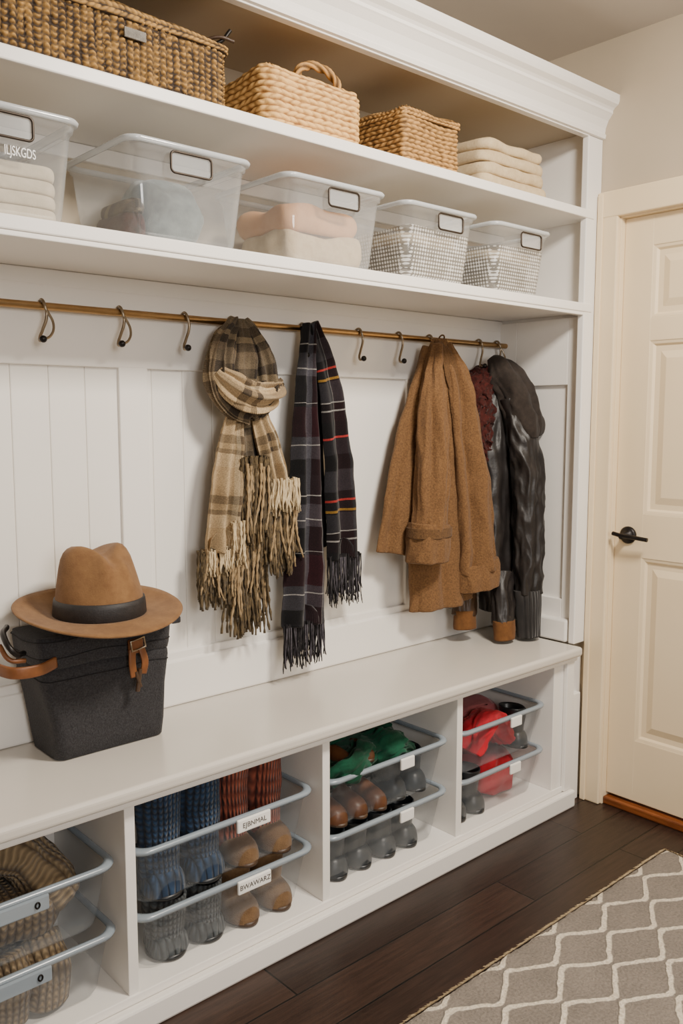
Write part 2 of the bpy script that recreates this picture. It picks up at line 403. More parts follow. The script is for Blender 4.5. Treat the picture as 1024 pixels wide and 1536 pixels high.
def puff(name,x0,x1,y0,y1,z0,z1,mat,r=.03,soft=None,nz=0,nzs=12,lev=8,seed=0,n=8,sub=3):
    h=(z1-z0)/2; soft=soft or h
    rings=[];uvs=[]
    for i in range(lev+1):
        a=math.pi*(i/lev)-math.pi/2
        ins=soft*(1-math.cos(a)**.7) if math.cos(a)>0 else soft
        base_=rrect(x0+ins,x1-ins,y0+ins,y1-ins,max(.004,r-ins*.3),n)
        pts=[]
        for j in range(len(base_)):
            p,q=base_[j],base_[(j+1)%len(base_)]
            m=sub*4 if math.hypot(q[0]-p[0],q[1]-p[1])>.03 else 1
            for s in range(m): pts.append((p[0]+(q[0]-p[0])*s/m,p[1]+(q[1]-p[1])*s/m))
        rings.append(pts)
    cnt=min(len(r_) for r_ in rings)
    out=[]
    for i,r_ in enumerate(rings):
        a=math.pi*(i/lev)-math.pi/2; z=(z0+z1)/2+h*math.sin(a)
        m=len(r_); ring=[]
        for j in range(cnt):
            p=r_[int(j*m/cnt)%m]; p=V((p[0],p[1],z))
            if nz: p+=noise.noise_vector(p*nzs+V((seed*3.1,0,seed)))*nz
            p.z=max(p.z,z0)
            ring.append(p); uvs.append((p.x,p.z+p.y))
        out.append(ring)
    return loft(name,out,mat,cap0=True,cap1=True,uvs=uvs)
def text(name,s,x,y,z,size,mat,ext=.0004,align='CENTER',sx=1):
    cu=bpy.data.curves.new(name,'FONT'); cu.body=s; cu.size=size; cu.extrude=ext; cu.align_x=align; cu.align_y='CENTER'
    o=bpy.data.objects.new(name,cu); COL.objects.link(o); cu.materials.append(mat)
    o.location=(x,y,z); o.rotation_euler=(math.pi/2,0,0); o.scale=(sx,1,1); return o

# ------------------------------------------------------------ layout constants (metres)
YF=1.52; YB=1.88; XW=2.43; XL=-.30; ZC=2.376
ZBT=.527; ZS1=1.595; ZS2=1.873; ZTOP=2.11

# room
box('floor',-1.6,3.1,-2.2,2.0,-.05,0,M_floor,0)
box('ceiling',-1.6,2.53,-2.2,1.98,ZC,ZC+.06,M_ceil,0)
box('wall_back',-1.6,XW+.1,YB+.001,YB+.10,0,ZC,M_greige,0)
DY0,DY1,DZ=.67,1.45,1.85
group('wall_right',[box('wall_section_1',XW,XW+.1,DY1,YB,0,ZC,M_greige,0),
    box('wall_section_2',XW,XW+.1,-2.2,DY0,0,ZC,M_greige,0),
    box('wall_section_3',XW,XW+.1,DY0,DY1,DZ,ZC,M_greige,0)])
box('wall_left',-1.7,-1.6,-2.2,2.0,0,ZC,M_greige,0)
# door
def door():
    P=[]; xf=XW+.018
    P.append(box('leaf_core',xf+.012,xf+.035,DY0+.004,DY1-.004,.035,DZ-.004,M_door,0))
    rails=[(.035,.235),(.815,.955),(1.475,1.545),(1.755,DZ-.004)]
    ym=(DY0+DY1)/2
    for i,(y0,y1) in enumerate(((DY0+.004,DY0+.10),(ym-.045,ym+.045),(DY1-.10,DY1-.004))):
        P.append(box('stile_%d'%(i+1),xf,xf+.02,y0,y1,.035,DZ-.004,M_door,.003))
    for i,(a,b) in enumerate(rails):
        P.append(box('rail_%d'%(i+1),xf+.0004,xf+.02,DY0+.02,DY1-.02,a,b,M_door,.003))
    k=0
    for y0,y1 in ((DY0+.10,ym-.045),(ym+.045,DY1-.10)):
        for z0,z1 in ((.235,.815),(.955,1.475),(1.545,1.755)):
            k+=1
            rings=[]
            for ins,x in ((0,xf+.002),(.008,xf+.004),(.014,xf+.011),(.03,xf+.011),(.05,xf+.004),(.052,xf+.0035)):
                rings.append([(x,y0+ins,z0+ins),(x,y1-ins,z0+ins),(x,y1-ins,z1-ins),(x,y0+ins,z1-ins)])
            P.append(loft('panel_%d'%k,rings,M_door,cap1=True,smooth=False))
    kz,ky=.884,DY1-.052
    r=[]
    for x,rad in ((xf,.027),(xf-.006,.027),(xf-.010,.022),(xf-.012,.012),(xf-.045,.010),(xf-.05,.006)):
        r.append([(x,ky+rad*math.cos(TAU*j/28),kz+rad*math.sin(TAU*j/28)) for j in range(28)])
    P.append(loft('rosette',r,M_black,cap1=True,cap0=True))
    P.append(wire('lever',[(xf-.042,ky+.03,kz+.006),(xf-.045,ky,kz+.002),(xf-.045,ky-.04,kz),(xf-.04,ky-.085,kz-.004)],.0065,M_black))
    return group('door_1',P)
door()
group('trim_1',[box('casing_left',XW-.02,XW-.0005,DY1,DY1+.068,0,DZ+.075,M_door,.004),
    box('casing_left_bead',XW-.026,XW-.019,DY1+.048,DY1+.067,0,DZ+.07,M_door,.003),
    box('casing_right',XW-.02,XW-.0005,DY0-.075,DY0,0,DZ+.075,M_door,.004),
    box('casing_top',XW-.022,XW-.0005,DY0-.08,DY1+.068,DZ,DZ+.078,M_door,.004),
    box('jamb_left',XW-.004,XW+.1,DY1-.004,DY1+.012,0,DZ,M_door,.001),
    box('jamb_top',XW-.004,XW+.1,DY0,DY1,DZ-.004,DZ+.01,M_door,.001)])
box('door_threshold',XW+.0,XW+.09,DY0+.0,DY1-.004,0.0005,.026,M_thresh,.005)
box('baseboard_right',XW-.016,XW-.0005,-2.2,DY0-.08,0,.12,M_white,.004)

# ------------------------------------------------------------ built in cabinet
C=[]
C.append(box('bench_top',XL,2.352,YF-.036,YB-.001,ZBT-.030,ZBT,M_bench,.010,4))
C.append(box('bench_nosing',XL,2.345,YF-.022,YF+.01,ZBT-.046,ZBT-.0295,M_white,.005))
C.append(box('bench_rail',XL,2.25,YF,YF+.022,.472,ZBT-.031,M_white,.002))
C.append(box('cubby_floor',XL,2.34,YF-.004,YB,.052,.072,M_white,.002))
C.append(box('base_board',XL,2.345,YF-.028,YF-.0045,0.0,.056,M_white,.006))
C.append(box('base_fill',XL,2.34,YF-.006,YF+.03,0.0,.0515,M_white,0))
for i,x in enumerate((XL+.012,.28,.79,1.311,1.803)):
    C.append(box('divider_%d'%(i+1),x-.0115,x+.0115,YF+.001,YB-.001,.072,.4965,M_white,.0015))
C.append(box('cubby_end_panel',2.25,2.34,YF+.0005,YB-.001,.072,.4965,M_white,.002))
C.append(box('cubby_back',XL,2.25,YB-.012,YB-.001,.072,.4965,M_white,0))
C.append(box('end_pilaster',2.30,2.3405,YF-.014,YF,.057,.48,M_white,.003))
C.append(box('end_filler',2.34,XW-.024,YF+.004,YB,0,.36,M_white,.003))
C.append(box('end_filler_upper',2.34,XW-.0005,YF+.02,YB,0,.50,M_white,.003))
C.append(box('side_panel',2.392,XW-.0005,YF+.02,YB-.001,ZBT,ZTOP,M_white,.001))
C.append(box('side_stile_front',2.352,XW-.0005,YF,YF+.022,ZBT+.0005,ZTOP,M_white,.003))
C.append(box('side_frame_back',2.380,2.3925,YB-.09,YB-.001,ZBT+.001,ZS1-.036,M_white,.002))
C.append(box('side_frame_front',2.380,2.3925,YF+.022,YF+.07,ZBT+.001,ZS1-.036,M_white,.002))
C.append(box('side_frame_top',2.380,2.3925,YF+.07,YB-.09,1.35,ZS1-.036,M_white,.002))
C.append(box('side_frame_mid',2.380,2.3925,YF+.07,YB-.09,ZBT+.001,.66,M_white,.002))
C.append(box('side_base',2.35,2.3805,YF+.03,YB-.02,ZBT+.001,.60,M_white,.006))
for nm,z in (('shelf_lower',ZS1),('shelf_upper',ZS2)):
    C.append(box(nm,XL,2.392,YF-.003,YB-.001,z-.026,z,M_white,.003))
    C.append(box(nm+'_cleat',XL,2.392,YB-.022,YB-.001,z-.062,z-.0265,M_white,.003))
C.append(box('shelf_lower_lip',XL,2.352,YF+.0,YF+.02,ZS1-.036,ZS1-.026,M_white,.002))
C.append(box('upper_back',XL,2.392,YB-.008,YB-.0005,ZS1,ZTOP,M_greige,0))  # greige colour stands in for shade on the white interior back
C.append(box('cabinet_soffit',XL,XW-.0005,YF+.022,YB-.001,ZTOP,ZTOP+.02,M_greige,0))  # shaded underside, its shade put into the greige colour
C.append(box('frieze',XL,XW-.0005,YF,YF+.022,2.085,2.2,M_white,.002))
prof=[(YF,2.088),(YF-.008,2.090),(YF-.010,2.100),(YF-.006,2.106),(YF-.008,2.120),(YF-.016,2.140),(YF-.028,2.155),(YF-.031,2.158),(YF-.031,2.166),(YF-.036,2.172),(YF-.048,2.180),(YF-.052,2.190),(YF-.052,2.207),(YF,2.207)]
C.append(loft('crown_moulding',[[(x,a,b) for a,b in prof] for x in (XL,XW-.0005)],M_white,cap0=True,cap1=True,smooth=False))
C.append(box('crown_top',XL,XW-.0005,YF-.05,YB-.001,2.2,2.206,M_white,0))
C.append(box('left_end',XL-.03,XL,YF,YB-.001,0,2.2,M_white,.002))
ZR=1.362; yb=YB-.010
C.append(box('back_top_rail',XL,2.392,yb-.012,YB-.001,ZR,ZS1-.06,M_white,.003))
C.append(box('back_bottom_board',XL,2.36,YB-.030,YB-.001,ZBT+.0005,.645,M_white,.006))
C.append(box('back_bottom_rail',XL,2.392,yb-.012,YB-.001,.64,.665,M_white,.003))
for i,(a,b) in enumerate(((.20,.275),(.97,1.045),(1.93,2.0),(2.33,2.392))):
    C.append(box('back_stile_%d'%(i+1),a,b,yb-.0115,YB-.001,.66,ZR+.01,M_white,.003))
x=XL; k=0
while x<1.25:
    k+=1
    C.append(box('beadboard_%d'%k,x,x+.0847,yb-.002,YB-.001,.65,ZR+.01,M_whiteb,.0026,2))
    x+=.085
C.append(box('flat_panel',x,2.392,yb-.002,YB-.001,.65,ZR+.01,M_whiteb,.0018,2))
group('mudroom_bench_cabinet',C)

# ------------------------------------------------------------ rail & hooks
RY,RZ=1.835,1.485
parts=[wire('rod',[(XL,RY,RZ),(2.38,RY,RZ)],.0085,M_brass,smooth=False,res=6)]
for i,xx in enumerate((.5,1.45,2.37)):
    parts.append(wire('bracket_%d'%(i+1),[(xx,RY,RZ),(xx,YB-.02,RZ)],.006,M_brass,smooth=False))
group('coat_rail',parts)
def hook(x,plain=False):
    z=RZ
    pts=[(x,RY+.0125,z-.006),(x,RY+.0115,z+.006),(x,RY+.004,z+.0125),(x,RY-.006,z+.0118),(x+.001,RY-.0125,z+.003),(x+.005,RY-.014,z-.02),(x-.006,RY-.016,z-.052),(x-.014,RY-.020,z-.068),(x-.018,RY-.030,z-.076),(x-.016,RY-.040,z-.072)]
    P=[wire('shank',pts,.0034,M_bronze)]
    if not plain:
        P.append(wire('brace',[(x+.005,RY-.016,z-.010),(x+.014,RY-.026,z-.040),(x+.004,RY-.034,z-.064),(x-.014,RY-.038,z-.074)],.0028,M_bronze))
    P.insert(0,ball('knob',(x-.016,RY-.041,z-.073),.0078,M_black))
    group('coat_hook',P)
for i,xx in enumerate((.781,.962,1.133,1.268,1.498,1.704,1.866,2.0,2.237,2.33)): hook(xx,plain=i in (2,5,6,8))

# ------------------------------------------------------------ scarf 1
def scarf1():
    X0,Z0,Y=1.268,1.487,1.80; P=[]
    def q(dx,dz,dy=0): return (X0+dx,Y+dy,Z0+dz)
    w_=(.010,1.9,5)
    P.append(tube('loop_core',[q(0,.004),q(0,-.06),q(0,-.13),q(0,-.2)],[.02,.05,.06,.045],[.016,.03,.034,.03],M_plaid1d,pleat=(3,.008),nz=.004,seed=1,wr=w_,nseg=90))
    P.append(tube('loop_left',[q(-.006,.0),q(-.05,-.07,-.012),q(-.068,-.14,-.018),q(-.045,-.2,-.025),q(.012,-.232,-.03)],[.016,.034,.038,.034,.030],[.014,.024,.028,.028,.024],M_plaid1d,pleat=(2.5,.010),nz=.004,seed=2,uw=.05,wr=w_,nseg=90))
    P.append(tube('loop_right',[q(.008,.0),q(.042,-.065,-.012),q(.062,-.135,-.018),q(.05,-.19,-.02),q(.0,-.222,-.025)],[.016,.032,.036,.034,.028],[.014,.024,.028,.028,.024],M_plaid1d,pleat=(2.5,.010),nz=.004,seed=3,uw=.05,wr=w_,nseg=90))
    P.append(tube('wrap',[q(-.088,-.13,-.03),q(-.05,-.17,-.052),q(.01,-.19,-.056),q(.075,-.175,-.035),q(.09,-.15,-.02)],[.018,.034,.036,.03,.018],[.014,.022,.022,.02,.014],M_plaid1,side=(0,0,1),pleat=(2,.010),nz=.004,seed=5,uw=.05,wr=w_,nseg=90))
    P.append(tube('tail_back',[q(.004,-.2,.0),q(.02,-.33,.0),q(.026,-.42,.0),q(.03,-.5,.0)],[.03,.038,.044,.05],[.012,.012,.012,.01],M_plaid1d,pleat=(3,.008),nz=.004,seed=8,nseg=72))
    P.append(tube('tail_left',[q(-.02,-.215,-.01),q(-.045,-.34,-.02),q(-.06,-.46,-.022),q(-.070,-.57,-.02)],[.024,.042,.048,.052],[.01,.009,.007,.006],M_plaid1,pleat=(2.2,.018),nz=.004,seed=6,nseg=90,uw=.055))
    P.append(tube('tail_right',[q(.04,-.215,-.02),q(.07,-.32,-.03),q(.09,-.40,-.03),q(.102,-.46,-.028)],[.026,.038,.044,.046],[.012,.010,.008,.007],M_plaid1,pleat=(2.5,.015),nz=.004,seed=7,nseg=90,uw=.055))
    def fr(nm,cx,hw,z,dy,L,n,mat,r,**k):
        roots=[];ls=[]
        for i in range(n):
            roots.append(q(cx+random.uniform(-hw,hw),z+random.uniform(-.004,.008),dy+random.uniform(-.012,.012))); ls.append(L*random.uniform(.72,1.08))
        P.append(strands(nm,roots,ls,mat,r,**k))
    fr('fringe_left',-.070,.050,-.565,-.02,.06,50,M_fr1c,.0032,wob=.008,tw=.3)
    fr('fringe_left_long',-.076,.056,-.565,-.008,.14,100,M_fr1d,.0040,wob=.016,tw=.45,k=14)
    fr('fringe_left_mix',-.072,.054,-.565,-.012,.12,24,M_fr1,.0040,wob=.016,tw=.45,k=14)
    fr('fringe_mid',.02,.045,-.34,-.032,.22,50,M_fr1d,.0042,wob=.02,tw=.45,k=18)
    fr('fringe_mid_mix',.015,.04,-.36,-.04,.19,14,M_fr1,.0042,wob=.02,tw=.45,k=18)
    fr('fringe_mid_long',.014,.056,-.48,-.006,.30,90,M_fr1d,.0046,wob=.022,tw=.45,k=24)
    fr('fringe_mid_long_mix',.014,.056,-.48,-.012,.27,26,M_fr1,.0044,wob=.022,tw=.45,k=24)
    fr('fringe_right_tuft',.100,.044,-.40,-.045,.085,60,M_fr1c,.0034,wob=.012,tw=.3)
    fr('fringe_right',.102,.052,-.45,-.026,.19,80,M_fr1d,.0042,wob=.018,tw=.45,k=16)
    fr('fringe_right_mix',.102,.052,-.45,-.03,.17,20,M_fr1,.0042,wob=.018,tw=.45,k=16)
    fr('fringe_cream_mid',-.03,.02,-.50,-.035,.11,14,M_fr1c,.004,wob=.01,tw=.4,k=12)
    group('plaid_scarf',P)
scarf1()
def scarf2():
    X0,Z0,Y=1.498,1.49,1.80; P=[]
    def q(dx,dz,dy=0): return (X0+dx,Y+dy,Z0+dz)
    P.append(tube('strap_left',[q(-.004,.006),q(-.018,-.16,-.008),q(-.024,-.36,-.014),q(-.030,-.6,-.016),q(-.038,-.80,-.016)],[.020,.034,.046,.062,.070],[.014,.013,.011,.009,.007],M_plaid2l,pleat=(1.9,.016),nz=.004,seed=1.5,nseg=88,nring=80,uw=.07))
    P.append(tube('strap_right',[q(.008,.008),q(.058,-.14,-.01),q(.088,-.34,-.012),q(.102,-.5,-.012),q(.110,-.630,-.012)],[.022,.042,.050,.056,.060],[.014,.014,.011,.009,.007],M_plaid2,pleat=(1.7,.014),nz=.004,seed=2.6,nseg=88,nring=80,uw=.06))
    P.append(tube('strap_inner',[q(.004,.0,.02),q(.02,-.2,.02),q(.025,-.4,.02),q(.03,-.6,.02)],[.02,.035,.04,.045],[.008]*4,M_fr2,nz=.004,seed=3))
    for nm,cx,hw,z,L,n in (('fringe_left',-.038,.068,-.795,.125,100),('fringe_right',.110,.058,-.624,.145,90)):
        roots=[q(cx-hw+2*hw*i/(n-1)+random.uniform(-.001,.001),z+random.uniform(-.002,.004),-.014+random.uniform(-.006,.006)) for i in range(n)]
        P.append(strands(nm,roots,[L*random.uniform(.65,1.04) for _ in roots],M_fr2,.0022,wob=.014,k=10,tw=.2))
    roots=[q(-.038+random.uniform(-.064,.064),-.80,-.02) for i in range(16)]
    P.append(strands('fringe_light',roots,[.11*random.uniform(.8,1) for _ in roots],M_fr2l,.002,wob=.01,k=8))
    roots=[q(.11+random.uniform(-.055,.055),-.63,-.018) for i in range(14)]
    P.append(strands('fringe_light_right',roots,[.125*random.uniform(.8,1) for _ in roots],M_fr2l,.002,wob=.01,k=8))
    group('plaid_scarf',P)
scarf2()

# ------------------------------------------------------------ wool coat
def coat():
    X0,Z0,Y=2.0,1.4715,1.79; P=[]
    def q(dx,dz,dy=0): return (X0+dx,Y+dy,Z0+dz)
    P.append(tube('back_panel',[q(-.02,-.02,.02),q(-.095,-.25,.01),q(-.145,-.46,.0),q(-.175,-.625,.0)],[.03,.055,.075,.085],[.02,.028,.028,.024],M_coat,gore=(5,.022),nz=.004,seed=1,wr=(.006,1.2,2.0),nseg=96))
    P.append(tube('body',[q(-.004,.012),q(-.01,-.12,-.01),q(-.012,-.3,-.01),q(-.004,-.55,-.01),q(.010,-.805,-.01)],[.022,.075,.095,.120,.128],[.022,.040,.045,.048,.044],M_coat,gore=(7,.026),nz=.004,seed=2,nseg=120,nring=80,wr=(.006,1.4,1.6)))
    P.append(tube('sleeve_left',[q(-.022,-.01,-.01),q(-.075,-.16,-.045),q(-.105,-.35,-.070),q(-.125,-.555,-.08)],[.020,.042,.052,.056],[.02,.036,.040,.038],M_coat,gore=(4,.020),nz=.004,seed=3.4,square=.9,nseg=96,wr=(.009,1.1,4),nring=70))
    P.append(tube('cuff_left',[q(-.123,-.535,-.08),q(-.127,-.58,-.08),q(-.131,-.645,-.08)],[.066,.072,.070],[.044,.048,.046],M_coat,nz=.005,seed=3,square=.8,nring=24,wr=(.006,1.1,3)))
    P.append(tube('cuff_left_strap',[q(-.125,-.545,-.08),q(-.126,-.572,-.08)],[.076,.077],[.051,.051],M_coatd,nz=.003,seed=5,square=.8,nring=8))
    P.append(tube('front_right',[q(.006,-.005,-.01),q(.035,-.13,-.04),q(.062,-.32,-.055),q(.098,-.52,-.06),q(.118,-.70,-.062)],[.020,.050,.066,.078,.082],[.02,.036,.042,.046,.044],M_coat,gore=(5,.030),nz=.004,seed=6,square=.95,nring=80,nseg=110,wr=(.008,1.2,2.5)))
    P.append(tube('cuff_right',[q(.116,-.675,-.062),q(.121,-.72,-.062),q(.124,-.758,-.062)],[.084,.088,.086],[.049,.053,.051],M_coat,nz=.005,seed=6,square=.9,nring=20,wr=(.006,1.1,3)))
    P.append(tube('collar',[q(-.02,.0,-.005),q(-.005,-.05,-.035),q(.012,-.14,-.05),q(.010,-.25,-.065)],[.016,.032,.036,.012],[.012,.016,.014,.008],M_coatd,nz=.003,seed=8,wr=(.006,1.1,6)))
    P.append(wire('hang_loop',[q(-.01,.0,.0),q(-.008,.02,-.01),q(.008,.02,-.01),q(.01,.0,.0)],.0025,M_coatd))
    group('wool_coat',P)
coat()
def jacket():
    P=[]
    P.append(tube('body',[(2.28,1.79,1.36),(2.265,1.78,1.1),(2.255,1.765,.85),(2.25,1.755,.62)],[.04,.066,.064,.055],[.03,.045,.045,.04],M_leathblk,gore=(4,.014),nz=.006,nzs=10,seed=2,nring=90,wr=(.008,1.2,6)))
    P.append(tube('sleeve',[(2.285,1.73,1.31),(2.305,1.685,1.1),(2.304,1.675,.9),(2.300,1.665,.68)],[.045,.056,.052,.046],[.035,.046,.044,.04],M_leathblk,gore=(3,.014),nz=.004,nzs=12,seed=4,nring=120,nseg=80,wr=(.008,1.2,10)))
    P.append(tube('sleeve_cuff',[(2.30,1.665,.69),(2.298,1.66,.62),(2.295,1.655,.54)],[.048,.046,.042],[.042,.040,.038],M_ribblk,nz=.004,seed=4,nring=24))
    P.append(tube('hood',[(2.265,1.80,1.44),(2.280,1.77,1.40),(2.305,1.735,1.31),(2.325,1.71,1.225),(2.33,1.705,1.185)],[.018,.055,.066,.062,.050],[.012,.045,.055,.058,.052],M_hood,gore=(4,.02),nz=.006,seed=7,wr=(.012,1.0,7),nring=70))
    P.append(tube('lining',[(2.25,1.815,1.40),(2.205,1.80,1.34),(2.185,1.79,1.22),(2.200,1.79,1.08)],[.025,.050,.060,.040],[.02,.035,.042,.03],M_burg,nz=.018,nzs=45,seed=9,nring=80,nseg=90))
    P.append(tube('lower_left',[(2.16,1.80,.84),(2.140,1.79,.72),(2.125,1.78,.615)],[.04,.046,.042],[.03,.032,.030],M_brnleath,folds=(3,.06),nz=.004,seed=11,nring=40,wr=(.008,1,8)))
    P.append(tube('cuff_tan_left',[(2.125,1.78,.63),(2.12,1.775,.572)],[.044,.040],[.032,.030],M_tansuede,nz=.004,nring=10))
    P.append(tube('lower_mid',[(2.24,1.72,.75),(2.22,1.70,.65),(2.21,1.69,.59)],[.04,.04,.038],[.03,.03,.03],M_leathblk,folds=(3,.06),nz=.004,seed=12,nring=30,wr=(.008,1,8)))
    P.append(tube('cuff_tan_mid',[(2.21,1.69,.60),(2.207,1.685,.54)],[.040,.038],[.032,.03],M_tansuede,nz=.004,nring=10))
    group('leather_jacket',P)
jacket()

# ------------------------------------------------------------ storage box + hat
def strap(name,pts,w,t,mat):
    return tube(name,pts,[w]*len(pts),[t]*len(pts),mat,side=(0,0,1),nring=30,nseg=20,square=.5,hem=False)
def fbox():
    P=[]
    x0,x1,y0,y1,z0,z1=.722,.978,1.70,1.835,ZBT+.001,.80
    rings=[];uvs=[]
    lev=[(0,.012),(.0,.004),(.01,0),(.15,0),(.3,0),(.45,0),(.6,0),(.7,0),(.745,.0015),(.75,.005),(.757,.0015),(.8,0),(.88,0),(.95,0),(1,.003),(1.0,.01)]
    def sect(t,ins=0,out=0):
        f=t*.028; z=z0+(z1-z0)*t
        pts=rrect(x0-f*1.5+ins,x1+f*.8-ins,y0-f*.7+ins,y1+f*.3-ins,.022,6); fine=[]
        for j in range(len(pts)):
            a,b=pts[j],pts[(j+1)%len(pts)]; m=14 if math.hypot(a[0]-b[0],a[1]-b[1])>.05 else 1
            for s in range(m):
                p=V((a[0]+(b[0]-a[0])*s/m,a[1]+(b[1]-a[1])*s/m,z)); fine.append(p+noise.noise_vector(p*9)*.011*min(1,t*5))
        return fine
    for t,ins in lev: rings.append(sect(t,ins))
    for r in rings: uvs+=[(p.x,p.z) for p in r]
    P.append(loft('body',rings,M_boxf,cap0=True,cap1=True,uvs=uvs))
    for t in (.66,.84,.97): P.append(wire('seam',[tuple(p) for p in sect(t,-.0003)],.0013,M_seam,True,False))
    P.append(box('corner_tab',.992,1.016,1.682,1.70,.784,.80,M_boxf,.004))
    P.append(strap('handle_side',[(.715,1.674,.752),(.680,1.658,.748),(.645,1.655,.748),(.618,1.67,.75),(.605,1.71,.756),(.62,1.76,.762)],.012,.004,M_leather))
    P.append(wire('handle_loop',[(.66,1.70,.775),(.628,1.67,.79),(.622,1.70,.815),(.65,1.76,.82)],.006,M_black))
    P.append(wire('handle_loop_tie',[(.655,1.68,.765),(.625,1.68,.772),(.612,1.70,.80)],.005,M_leather))
    xs=.895; yf=1.674
    P.append(box('strap_tab',xs-.018,xs+.016,yf-.008,yf+.004,.738,.770,M_leather,.004))
    P.append(wire('buckle',[(xs-.018,yf-.012,.768),(xs+.014,yf-.012,.774),(xs+.018,yf-.012,.752),(xs-.014,yf-.012,.746)],.0024,M_bronze,True,False))
    P.append(tube('strap_left',[(xs-.012,yf-.008,.750),(xs-.014,yf-.010,.720),(xs-.010,yf-.009,.688)],[.008]*3,[.003]*3,M_leather,nring=12,nseg=16,square=.5,hem=False))
    P.append(tube('strap_right',[(xs+.009,yf-.008,.750),(xs+.015,yf-.013,.720),(xs+.011,yf-.010,.692)],[.008]*3,[.003]*3,M_leather,nring=12,nseg=16,square=.5,hem=False))
    P.append(wire('tassel',[(xs+.004,yf-.011,.705),(xs+.001,yf-.010,.68),(xs-.003,yf-.010,.655)],.005,M_brnleath))
    P.append(wire('tassel_2',[(xs-.006,yf-.011,.700),(xs-.002,yf-.012,.682),(xs+.005,yf-.010,.664)],.004,M_brnleath))
    group('fabric_storage_box',P)
fbox()
def hat():
    cx,cy,zb=.830,1.705,.812; P=[]
    n=96
    rings=[]
    A=[(.088,.092),(.105,.105),(.125,.120),(.147,.135),(.166,.148),(.178,.158)]
    def brimz(t,k):
        return zb+.016+k*.004+.014*k*k*abs(math.cos(t))**2*(1.25 if math.cos(t)<0 else .7)+k*(.030*max(0,math.sin(t))-.020*max(0,-math.sin(t)))
    def rg(a,b,k,dz): return [(cx+a*math.cos(TAU*j/n),cy+b*math.sin(TAU*j/n),brimz(TAU*j/n,k)+dz) for j in range(n)]
    for i,(a,b) in enumerate(A): rings.append(rg(a,b,i/5,.004))
    rings.append(rg(.180,.160,1,.0015))
    for i,(a,b) in reversed(list(enumerate(A))): rings.append(rg(a,b,i/5,-.001))
    P.append(loft('brim',rings,M_felt,loop=True))
    prof=[(0,.093,.097),(.02,.0925,.097),(.05,.089,.095),(.08,.085,.092),(.105,.081,.089),(.125,.077,.085),(.140,.071,.079),(.150,.063,.071),(.155,.053,.061),(.155,.043,.050),(.153,.032,.038),(.150,.02,.024),(.148,.006,.008)]
    rings=[]
    for h,a,b in prof:
        ring=[]
        for j in range(n):
            t=TAU*j/n; x=a*math.cos(t); y=b*math.sin(t)
            k=min(1,max(0,(h-.045)/.10)); fr=max(0,-y/.09)
            for sx in (-1,1):
                dd=math.exp(-((x-sx*.058)**2/.0011+(y+.055)**2/.0022))
                x-=sx*.022*k*dd; y+=.012*k*dd
            zz=zb+.014+h
            top=max(0,(h-.11)/.045); top=min(1,top)
            zz-=.026*top*math.exp(-((x-.006)/.026)**2)*(.75+.25*max(-1,min(1,-y/.07)))
            zz-=.012*top*max(0,y/.09)
            zz+=-.012*top*fr*fr
            if y<0: y+=.018*k*math.exp(-((x-.006)/.020)**2)*min(1,fr*1.3)
            ring.append((cx+x,cy+y,zz))
        rings.append(ring)
    P.append(loft('crown',rings,M_felt,cap1=True))
    def ell(a,b,z): return [(cx+a*math.cos(TAU*j/n),cy+b*math.sin(TAU*j/n),z) for j in range(n)]
    P.append(loft('ribbon',[ell(.0945,.0985,zb+.018),ell(.0968,.101,zb+.021),ell(.0955,.0995,zb+.045),ell(.0935,.0985,zb+.055),ell(.0905,.0955,zb+.056)],M_band))
    group('fedora_hat',P)
hat()

# ------------------------------------------------------------ baskets
def perim(x0,x1,y0,y1,r):
    segs=[]
    def line(a,b,nx,ny): segs.append(('l',a,b,(nx,ny),math.dist(a,b)))
    def arc(cx,cy,a0): segs.append(('a',(cx,cy),a0,None,r*math.pi/2))
    line((x0+r,y0),(x1-r,y0),0,-1); arc(x1-r,y0+r,-90); line((x1,y0+r),(x1,y1-r),1,0); arc(x1-r,y1-r,0)
    line((x1-r,y1),(x0+r,y1),0,1); arc(x0+r,y1-r,90); line((x0,y1-r),(x0,y0+r),-1,0); arc(x0+r,y0+r,180)
    L=sum(s[4] for s in segs)
    def f(s):
        for sg in segs:
            if s<=sg[4]+1e-9:
                if sg[0]=='l':
                    t=s/sg[4]; return (sg[1][0]+(sg[2][0]-sg[1][0])*t,sg[1][1]+(sg[2][1]-sg[1][1])*t),sg[3]
                a=math.radians(sg[2])+s/r
                return (sg[1][0]+r*math.cos(a),sg[1][1]+r*math.sin(a)),(math.cos(a),math.sin(a))
            s-=sg[4]
        return f(0)
    return L,f
